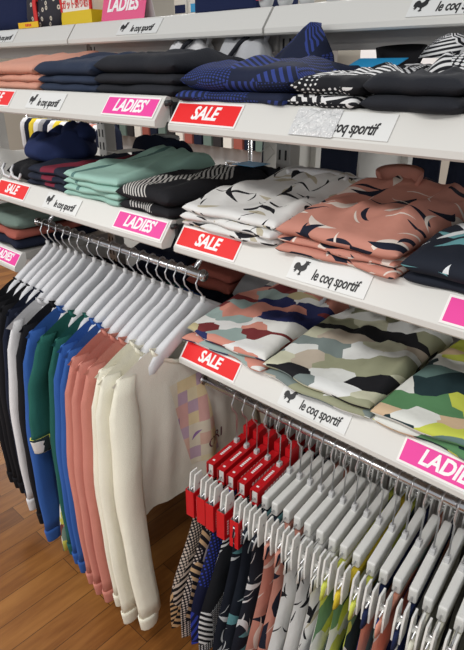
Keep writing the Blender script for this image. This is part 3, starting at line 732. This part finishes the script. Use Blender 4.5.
# ------------------------------------------------------------------ clip hangers with trousers and skorts
def make_clip_hanger(red, half=.12):
    r = empty('clip_hanger', (0, 0, 0))
    zr = 0.0; zb = R2Z - .0; base = -.150
    b = MB(); b.tube(hook_path(base - .01, 0, .0115), .0021, 6); b.build('hook', 'steel_wire', r)
    b = MB(); b.box((-.006, -.008, base - .014), (.006, .008, base + .006), 0, .002); b.build('hook_socket', 'joint_plastic', r)
    zc = base - .030
    b = MB(); b.box((-.0095, -half, zc - .021), (.0095, half, zc + .019), 0, .004); b.build('bar', 'clip_plastic', r)
    for s in (-1, 1):
        b = MB(); b.tube([(0, s * half * .9, zc - .002), (0, s * (half + .085), zc - .010)], .0022, 6); b.build('rod', 'steel_wire', r)
        yc = s * (half + .062); b = MB()
        for k in (-1, 1):      # two jaws
            b.prism_x([(yc - .013, zc + .036), (yc + .013, zc + .036), (yc + .019, zc - .010), (yc + .016, zc - .058), (yc - .016, zc - .058), (yc - .019, zc - .010)], k * .0078 - .0021, k * .0078 + .0021)
        b.box((-.006, yc - .006, zc - .012), (.006, yc + .006, zc - .002)); 
        cl = b.build('clip', 'clip_plastic', r)
        b = MB(); b.tube([(-.0108, yc, zc + .002), (.0108, yc, zc + .002)], .0032, 8); b.build('spring', 'steel_wire', cl)
        if red:
            t_ = .0013; y0, y1 = yc - .029, yc + .029; z0, z1 = zc - .10, zc - .012
            b = MB()
            b.box((-.0142, y0, z0), (-.0142 + t_, y1, z1)); b.box((.0142 - t_, y0, z0), (.0142, y1, z1)); b.box((-.0142, y0, z0), (.0142, y0 + t_, z1)); b.box((-.0142, y1 - t_, z0), (.0142, y1, z1))
            tg = b.build('red_pocket_tag', 'wrap_red', r)
            b = MB(); b.box((-.0130, y0 + .0016, z0), (-.0122, y1 - .0016, z1 - .002)); b.box((.0122, y0 + .0016, z0), (.0130, y1 - .0016, z1 - .002)); b.build('tag_lining', 'wrap_inside', tg)
            b = MB()
            for k in range(6): b.box((.0142, y0 + .010, z0 + .012 + k * .0085), (.0145, y0 + .016, z0 + .017 + k * .0085))
            b.build('lettering', 'print_white', tg)
    if red:
        t_ = .0012; y0, y1 = -half - .004, .042; w, h = .0122, .0235
        b = MB()
        for (a, c) in (((-w, y0, zc + h - t_), (w, y1, zc + h)), ((-w, y0, zc - h), (w, y1, zc - h + t_)), ((-w, y0, zc - h), (-w + t_, y1, zc + h)), ((w - t_, y0, zc - h), (w, y1, zc + h))): b.box(a, c)
        wr = b.build('red_paper_wrap', 'wrap_red', r)
        b = MB()
        for k in range(7): b.box((-.004, -.075 + k * .007, zc + h), (.003, -.070 + k * .007, zc + h + .0003))
        b.box((-.004, -.108, zc + h), (.003, -.102, zc + h + .0003))
        for k in range(8): b.box((w, -.09 + k * .014, zc - .004), (w + .0003, -.081 + k * .014, zc + .004))
        b.build('lettering', 'print_white', wr)
        b = MB(); b.box((-w * .8, y1 + .004, zc - .01), (w * .8, y1 + .05, zc + .05)); b.build('red_tab', 'wrap_red', r)
    return r
red_h = make_clip_hanger(True); white_h = make_clip_hanger(False)
uses = {True: False, False: False}

def shorts(label, cat, group, mat, x, yaw, length, seed, thick=.0148, hw=.214, hemw=.31, name='shorts', fold=.004, waist=None, pleat=0.0):
    rnd = random.Random(9); ph = [rnd.uniform(0, 6.28) + .1 * math.sin(seed * 2.1 + _) for _ in range(8)]
    r = empty(name, (x, R2Y, 0), yaw); tag(r, label, cat, group)
    zt = R2Z - .150 - .030 - .028
    NU, NV = 40, 20; b = MB()
    for side in (1, -1):
        g_ = []
        for j in range(NV + 1):
            v = j / NV; row = []
            for i in range(NU + 1):
                u = -1 + 2 * i / NU
                w = hw + (hemw - hw) * smooth(0, .75, v)
                # two legs part below the crotch
                z = zt - .032 - (length - .032) * v + .006 * math.sin(7 * u + ph[0]) * v + .010 * (abs(u) - .5) * v
                H = .0070 + (thick - .0070) * smooth(0, .3, v)
                prof = max(0.0, 1 - abs(u) ** 4) ** .5
                fo = fold * smooth(0, .5, v) * (math.sin(7 * u + ph[1]) + .5 * math.sin(15 * u + ph[2] + 2 * v) + .35 * math.sin(5 * v + ph[3]))
                cleft = .85 * smooth(.45, .8, v) * max(0.0, 1 - abs(u) / .06)
                row.append(b.bm.verts.new((side * H * prof * (1 - cleft) + fo * prof, u * w, z)))
            g_.append(row)
        for j in range(NV):
            for i in range(NU):
                q = [g_[j][i], g_[j][i + 1], g_[j + 1][i + 1], g_[j + 1][i]]
                if side < 0: q = q[::-1]
                b.face(q, [(v_.co.y + seed * .17 + .3 * (side < 0), v_.co.z + seed * .11) for v_ in q])
    b.build('body', mat, r, fix=False)
    b = MB(); rings = []
    for (dz, g_) in ((0, .92), (0, 1), (-.016, 1.0), (-.034, 1.02)):
        rings.append([(.0076 * g_ * math.copysign(abs(math.cos(a)) ** .5, math.cos(a)), (hw + .001) * g_ * math.sin(a), zt + dz + .002 * math.sin(3 * a)) for a in [2 * PI * j / 28 for j in range(28)]])
    b.rings(rings, uvscale=(.03, .016)); b.build('waistband', waist or mat, r)
    return r
XS = [.138, .176, .214, .254, .295] + [.330 + .0335 * k for k in range(17)]
S = []
def fam(n, mat, desc, grp, cat='shorts', name='shorts', **k):
    ords = {1: [''], 2: ['farther of two, ', 'nearer of two, '], 3: ['farthest of three, ', 'middle of three, ', 'nearest of three, '], 4: ['farthest of four, ', 'second farthest of four, ', 'second nearest of four, ', 'nearest of four, '], 5: ['farthest of five, ', 'second of five from the far end, ', 'middle of five, ', 'fourth of five from the far end, ', 'nearest of five, ']}[n]
    for o in ords: S.append((mat, o, desc, grp, cat, name, k))
fam(2, 'tan_patchwork', 'black shorts with tan stripes and dots', 'tan striped shorts', thick=.0175, hw=.192, length=.43, hemw=.31)
fam(1, 'blue_patchwork', 'navy shorts with blue stripes and dots', 'blue patterned shorts', thick=.0175, hw=.192, length=.44, hemw=.30)
fam(1, 'dot_patchwork', 'black shorts with white dots', 'dotted shorts', hw=.192, thick=.0165, length=.43)
fam(3, 'teal_leaf', 'black trousers with teal and white leaves', 'teal leaf trousers', 'trousers', 'trousers', length=.52)
fam(2, 'coral_leaf', 'coral trousers with dark leaves', 'coral leaf trousers', 'trousers', 'trousers', length=.52)
fam(3, 'white_leaf', 'white trousers with black leaves', 'white leaf trousers', 'trousers', 'trousers', length=.52)
fam(3, 'lime_pants', 'lime and green camouflage trousers', 'lime camouflage trousers', 'trousers', 'trousers', length=.52)
fam(3, 'coral_navy_pants', 'coral and navy camouflage trousers', 'coral navy trousers', 'trousers', 'trousers', length=.52)
fam(4, 'cream_black_pants', 'cream and black camouflage trousers', 'cream black trousers', 'trousers', 'trousers', length=.52)
for i, (x, (mat, o, desc, grp, cat, nm, k)) in enumerate(zip(XS, S)):
    red = i < 5
    h = (red_h if red else white_h)
    if uses[red]: h = copy_tree(h)
    uses[red] = True
    yaw = .095 + .016 * math.sin(i * 1.9)
    h.location = (x, R2Y, R2Z); h.rotation_euler = (0, 0, yaw)
    tag(h, ('white clip hanger in red paper, holding the ' if red else 'white clip hanger holding the ') + o.replace(', ', ' ') + desc.split(' with ')[0].replace(' and green', '').replace('shorts', 'dotted shorts' if 'white dots' in desc else 'shorts'), 'hanger', 'clip hangers wrapped in red paper' if red else 'white clip hangers')
    nb = {0: 'end of the lower rail'}.get(i, '')
    shorts(o + desc, cat, grp, mat, x, yaw, seed=i, name=nm, waist={'coral_navy_pants': 'bag_navy', 'lime_pants': 'yellow'}.get(mat) if i % 2 else None, **k)

# ------------------------------------------------------------------ things on the top shelf
ZT = T1 + .003
def bag(name, label, x0, x1, y0, y1, h, mat, handle='navy', stripe=None):
    r = empty(name, ((x0 + x1) / 2, (y0 + y1) / 2, ZT)); tag(r, label, 'bag')
    w, d = (x1 - x0) / 2, (y1 - y0) / 2; b = MB(); rings = []
    for k in range(8):
        v = k / 7; g_ = 1 - .10 * v; q = 1 - .5 * v; e = .9 if k == 0 else 1
        rings.append([(w * g_ * e * math.copysign(abs(math.cos(a)) ** .35, math.cos(a)) + .006 * math.sin(5 * v + a), d * q * e * math.copysign(abs(math.sin(a)) ** .35, math.sin(a)), h * v) for a in [2 * PI * j / 24 for j in range(24)]])
    b.rings(rings); b.build('bag_body', mat, r)
    for s in (-1, 1):
        b = MB(); b.tube([(-w * .4, s * d * .45, h * .85), (-w * .38, s * d * .5, h * 1.15), (0, s * d * .5, h * 1.28), (w * .38, s * d * .5, h * 1.15), (w * .4, s * d * .45, h * .85)], .008, 8); b.build('handle', handle, r)
    if stripe:
        b = MB(); b.box((-w * .33, -d * 1.02, .0), (-w * .15, -d * .96, h * .3)); b.box((-w * .33, -d * .99, h * .3), (-w * .15, -d * .80, h * .62)); b.build('stripe', stripe, r)
    return r
bag('tote_bag', 'plain dark navy tote at the far end of the top shelf', -1.78, -1.315, .42, .66, .34, 'bag_navy')
bag('tote_bag', 'dark patterned tote with a red stripe on the top shelf', -1.30, -1.04, .40, .54, .30, 'tote_pattern', 'black', 'box_red')
b = MB(); b.box((-1.30, .376, ZT), (-1.15, .378, ZT + .02)); pc = b.build('price_card', 'yellow_card'); tag(pc, 'small yellow price card in front of the patterned tote', 'card')
b = MB()
for q in range(4): b.box((-1.245 + q * .012, .3755, ZT + .005), (-1.237 + q * .012, .376, ZT + .014))
b.build('lettering', 'box_red', pc)
# carton
r = empty('carton_box', (-.945, .47, ZT), -.05); tag(r, 'white and yellow carton with red lettering on the top shelf', 'box')
b = MB(); b.box((-.105, -.055, .045), (.105, .055, .24)); b.build('carton_body', 'box_white', r)
b = MB(); b.box((-.1055, -.0555, 0), (.1055, .0555, .045)); b.build('base_band', 'box_yellow', r)
b = MB(); b.box((-.107, -.057, .045), (-.090, -.050, .24)); b.box((.096, -.057, .045), (.107, -.050, .24)); b.box((-.09, -.057, .112), (.096, -.053, .118)); b.build('red_edge', 'box_red', r)
b = MB(); b.box((-.07, -.0562, .125), (-.01, -.0550, .16)); b.box((.005, -.0562, .125), (.03, -.0550, .16)); b.box((.045, -.0562, .125), (.085, -.0550, .16)); b.build('picture_panel', 'dark_box', r)
text('lettering', 'ガット張り機', .03, 'box_red', r, Matrix.Translation((.0, -.0562, .066)) @ Matrix.Rotation(PI / 2, 4, 'X'), 0, .0006, 1)
b = MB(); b.box((-.08, -.0562, .098), (-.03, -.0550, .104)); b.box((-.08, -.0562, .086), (-.01, -.0550, .092)); b.build('small_print', 'box_red', r)
# amber jar-like packet with dark holder
r = empty('amber_packet', (-.785, .50, ZT)); tag(r, 'amber coloured packet between the carton and the rose sign', 'packet')
b = MB(); b.box((-.07, -.03, .03), (.07, .03, .2), 0, .008); b.build('packet_body', 'amber', r)
b = MB(); b.box((-.075, -.034, 0), (.075, .034, .03), 0, .004); b.build('holder', 'dark_box', r)
# rose tent sign
r = empty('tent_sign', (-.66, .40, ZT)); tag(r, 'rose ladies tent sign standing on the top shelf', 'sign')
lean = Matrix.Rotation(PI / 2 - .25, 4, 'X')
b = MB(); b.box((-.115, 0, -.0006), (.115, .098, .0006), mat=lean); b.build('front_panel', 'ladies_rose', r)
b = MB(); b.prism_x([(.05, .0), (.0255, .0955), (.0245, .0955), (.049, .0)], -.115, .115); b.build('rear_panel', 'card_white', r)
text('lettering', "LADIES'", .056, 'print_white', r, lean @ Matrix.Translation((0, .048, .0012)), .2, .002, .95)
# navy carton, packs
r = empty('storage_box', (-.245, .55, ZT)); tag(r, 'navy fabric box on the middle top shelf', 'box')
b = MB(); b.box((-.125, -.10, 0), (.125, .10, .2), 0, .012); b.build('box_body', 'bag_navy', r)
b = MB(); b.box((-.129, -.104, .15), (.129, .104, .205), 0, .008); b.build('lid', 'navy', r)
for i, (x, lab) in enumerate(((-.085, 'clear packet with red tag beside the navy box'), (-.02, 'clear packet with red tag, second from the navy box'), (.05, 'clear packet with red tag at the start of the near top shelf'), (.13, 'clear packet with red tag, fourth from the navy box'), (.21, 'clear packet with red tag, fifth from the navy box'))):
    r = empty('ball_packet', (x, .45, ZT), .2 * (i % 3 - 1)); tag(r, lab, 'packet', 'clear packets on the top shelf')
    b = MB(); rings = []
    for k in range(7):
        v = k / 6; w = .027 * math.sin(.5 + 2.3 * v)
        rings.append([(w * math.cos(a), w * .8 * math.sin(a), .08 * v) for a in [2 * PI * j / 12 for j in range(12)]])
    b.rings(rings); b.build('packet_body', 'clear_plastic', r)
    b = MB(); b.box((-.012, -.027, .022), (.012, -.024, .045), 0, .001); b.build('red_tag', 'label_red', r)
for i, (x, lab) in enumerate(((-.60, 'white card pack with blue label behind the rose sign'), (-.52, 'white card pack with blue label between the rose sign and navy box'), (-.44, 'white card pack with blue label nearest the navy box'))):
    r = empty('card_pack', (x, .62, ZT)); tag(r, lab, 'packet', 'card packs on the top shelf')
    b = MB(); b.box((-.032, -.012, 0), (.032, .012, .14), 0, .003); b.build('pack_body', 'tag_paper', r)
    b = MB(); b.box((-.026, -.0135, .03), (.026, -.0120, .055)); b.build('blue_label', 'cyan_card' if i == 1 else 'bag_navy', r)
for i, x in enumerate((.30, .38, .46, .54)):
    r = empty('cap', (x, .47, ZT)); tag(r, 'dark cap on the near top shelf, %s from the packets' % ('first', 'second', 'third', 'fourth')[i], 'cap', 'caps on the top shelf')
    b = MB(); rings = [[(.038 * math.cos(p) * math.cos(a), .038 * math.cos(p) * math.sin(a) * 1.1, .05 * math.sin(p)) for a in [2 * PI * j / 16 for j in range(16)]] for p in [k * PI / 2.05 / 6 for k in range(7)]]
    b.rings(rings); b.build('crown', 'navy' if i % 2 else 'charcoal', r)
    b = MB(); b.rings([[(.034 * math.cos(a), -.03 - .045 * math.sin(a), dz) for a in [PI * j / 10 for j in range(11)]] for dz in (.004, .008)]); b.build('visor', 'navy' if i % 2 else 'charcoal', r)

# ------------------------------------------------------------------ next aisle seen through the unit
JK = [(.10, 0), (.36, 0), (.62, 0), (-.20, 0), (-.47, 0), (-.46, -.38), (-.74, -.38), (-.16, -.38)]
for i, (x, dz) in enumerate(JK):
    o = empty('jacket', (x, GY + .62 + (.16 if dz else 0), dz)); tag(o, 'dark navy jacket hanging broadside in the next aisle', 'jacket', 'navy jackets in the next aisle')
    b = MB(); rings = []
    for k in range(12):
        v = k / 11; w = .108 + .015 * v - .05 * (1 - smooth(0, .12, v)); d = .03 + .02 * v
        rings.append([(w * math.copysign(abs(math.cos(a)) ** .6, math.cos(a)), d * math.sin(a) * (1 + .25 * math.sin(6 * a + v)), 1.50 - .55 * v) for a in [2 * PI * j / 32 for j in range(32)]])
    b.rings(rings); b.build('body', 'navy', o)
    b = MB(); b.tube([(0, 0, 1.515), (0, -.0145, 1.54)] + [(0, -.0145 * math.cos(a), 1.56 + .0145 * math.sin(a)) for a in [PI * q / 8 for q in range(9)]], .002, 6); b.build('hanger_hook', 'steel_wire', o)
rr = empty('hanging_rail', (0, 0, 0)); tag(rr, 'rail of the next aisle carrying navy jackets', 'rail')
b = MB(); b.tube([(-.66, GY + .62, 1.56), (.85, GY + .62, 1.56)], .010, 12); b.build('rail_bar', 'chrome', rr)
for s in (-.66, .85):
    b = MB(); b.tube([(s, GY + .62, 0), (s, GY + .62, 1.56)], .010, 10); b.build('leg', 'chrome', rr)
rr = empty('hanging_rail', (0, 0, 0)); tag(rr, 'lower rail of the next aisle carrying navy jackets', 'rail')
b = MB(); b.tube([(-.95, GY + .78, 1.18), (.05, GY + .78, 1.18)], .010, 12); b.build('rail_bar', 'chrome', rr)
for s in (-.95, .05):
    b = MB(); b.tube([(s, GY + .78, 0), (s, GY + .78, 1.18)], .010, 10); b.build('leg', 'chrome', rr)
# grey partition boards behind the shelves
for x, lab in ((-.14, 'pale support board seen under the upper shelf beside the black top'), (.20, 'pale support board seen behind the white leaf tops'),):
    b = MB(); b.box((x, GY + .08, 1.236), (x + .006, GY + .36, 1.572)); b.box((x, GY + .33, 1.236), (x + .03, GY + .36, 1.572)); tag(b.build('support_board', 'shelf_white'), lab, 'board')
# rack of small tops in the far aisle
r = empty('garment_rack', (-4.0, 2.2, 0)); tag(r, 'low garment rack in the far aisle seen through the middle bay', 'rack')
b = MB(); b.tube([(-.75, 0, 1.2), (.75, 0, 1.2)], .014, 12); b.build('rail_bar', 'chrome', r)
for s in (-.75, .75):
    b = MB(); b.tube([(s, 0, 0), (s, 0, 1.2)], .014, 10); b.build('leg', 'chrome', r)
cols = ['white', 'navy', 'yellow', 'white', 'grey', 'navy', 'white', 'yellow', 'white', 'white', 'navy', 'burgundy', 'white', 'pink', 'white', 'navy']
for i, c in enumerate(cols):
    x = -4.68 + i * .09
    o = empty('small_top', (x, 2.2, 0), .9 + .1 * (i % 3)); tag(o, 'small %s top hanging on the far rack, place %s from its left end' % (c, ('one two three four five six seven eight nine ten eleven twelve thirteen fourteen fifteen sixteen'.split())[i]), 'top', 'small tops on the far rack')
    b = MB(); rings = []
    for k in range(8):
        v = k / 7; w = .12 - .05 * (1 - smooth(0, .2, v)); d = .016
        rings.append([(w * math.copysign(abs(math.cos(a)) ** .6, math.cos(a)), d * math.sin(a), 1.15 - .32 * v) for a in [2 * PI * j / 20 for j in range(20)]])
    b.rings(rings); b.build('body', c, o)
    b = MB(); b.tube([(0, 0, 1.155), (0, -.019, 1.18)] + [(0, -.019 * math.cos(a), 1.2 + .019 * math.sin(a)) for a in [PI * q / 8 for q in range(9)]], .002, 6); b.build('hanger_hook', 'steel_wire', o)
# dark storage cabinet beyond and a red-lettered notice
r = empty('display_cabinet', (-3.6, 3.6, 0)); tag(r, 'dark shelving full of goods at the back of the shop', 'cabinet')
b = MB(); b.box((-1.6, -.2, 0), (1.6, .2, 1.9)); b.build('cabinet_body', 'panel_grey', r)
for k, z in enumerate((.5, .9, 1.3, 1.65)):
    b = MB()
    for j in range(22):
        h = .10 + .12 * random.random(); x = -1.55 + j * .14
        b.box((x, -.34, z), (x + .11, -.2, z + h), j % 5)
    tag(b.build('stock', ['dark_box', 'box_white', 'rust', 'navy', 'sage'], r), kind='stuff')
r = empty('notice_board', (.05, 2.0, 0)); tag(r, 'white notice with red markings seen between the two upper shelves', 'notice')
b = MB(); b.box((-.75, 0, 1.30), (1.1, .02, 1.83)); b.build('board', 'card_white', r)
b = MB(); b.box((-.75, -.004, 1.60), (1.1, 0, 1.612)); b.build('red_line', 'label_red', r)
b = MB()
for q in range(9): b.box((-.15 + q * .11, -.004, 1.66 + .01 * (q % 2)), (-.08 + q * .11, 0, 1.69))
b.build('lettering', 'label_red', r)
for s in (-.7, 1.05):
    b = MB(); b.box((s - .015, .02, 0), (s + .015, .05, 1.83)); b.build('leg', 'post_grey', r)

# ------------------------------------------------------------------ light and camera
def area(name, loc, sx, sy, power, colr=(1, .97, .93), aim=None):
    l = bpy.data.lights.new(name, 'AREA'); l.shape = 'RECTANGLE'; l.size = sx; l.size_y = sy; l.energy = power; l.color = colr
    o = bpy.data.objects.new(name, l); col.objects.link(o); o.location = loc
    if aim: o.rotation_euler = (Vector(aim) - Vector(loc)).to_track_quat('-Z', 'Y').to_euler()
    return o
for i, (x, y, p) in enumerate(((-.9, -1.5, 32), (.9, -1.5, 32), (-2.6, -1.5, 30), (-.9, 1.6, 34), (.9, 1.6, 34), (-2.8, 1.8, 40), (-4.6, 1.4, 40), (-.8, -4.0, 60), (1.4, -4.0, 60), (-.5, -8.0, 190), (2.5, -8.0, 190))):  # rows farthest behind the camera are added fill, brightening beams under the top shelves
    area('ceiling_and_fill_light', (x, y, 2.75), 1.2, .35, p)
w = bpy.data.worlds.new('World'); sc.world = w; w.use_nodes = True
w.node_tree.nodes['Background'].inputs[0].default_value = (.92, .95, 1, 1); w.node_tree.nodes['Background'].inputs[1].default_value = .62

cd = bpy.data.cameras.new('Camera'); cam = bpy.data.objects.new('Camera', cd); col.objects.link(cam)
cd.sensor_fit = 'VERTICAL'; cd.sensor_height = 36; cd.lens = 548.5 / 650 * 36; cd.clip_start = .02
cam.location = (1.01, -.88, 1.61); cam.rotation_euler = (math.radians(90 - 25.03), 0, math.radians(42.56))
sc.camera = cam
sc.view_settings.view_transform = 'Standard'; sc.view_settings.look = 'None'; sc.view_settings.gamma = 1; sc.view_settings.exposure = -.5; sc.view_settings.use_curve_mapping = False
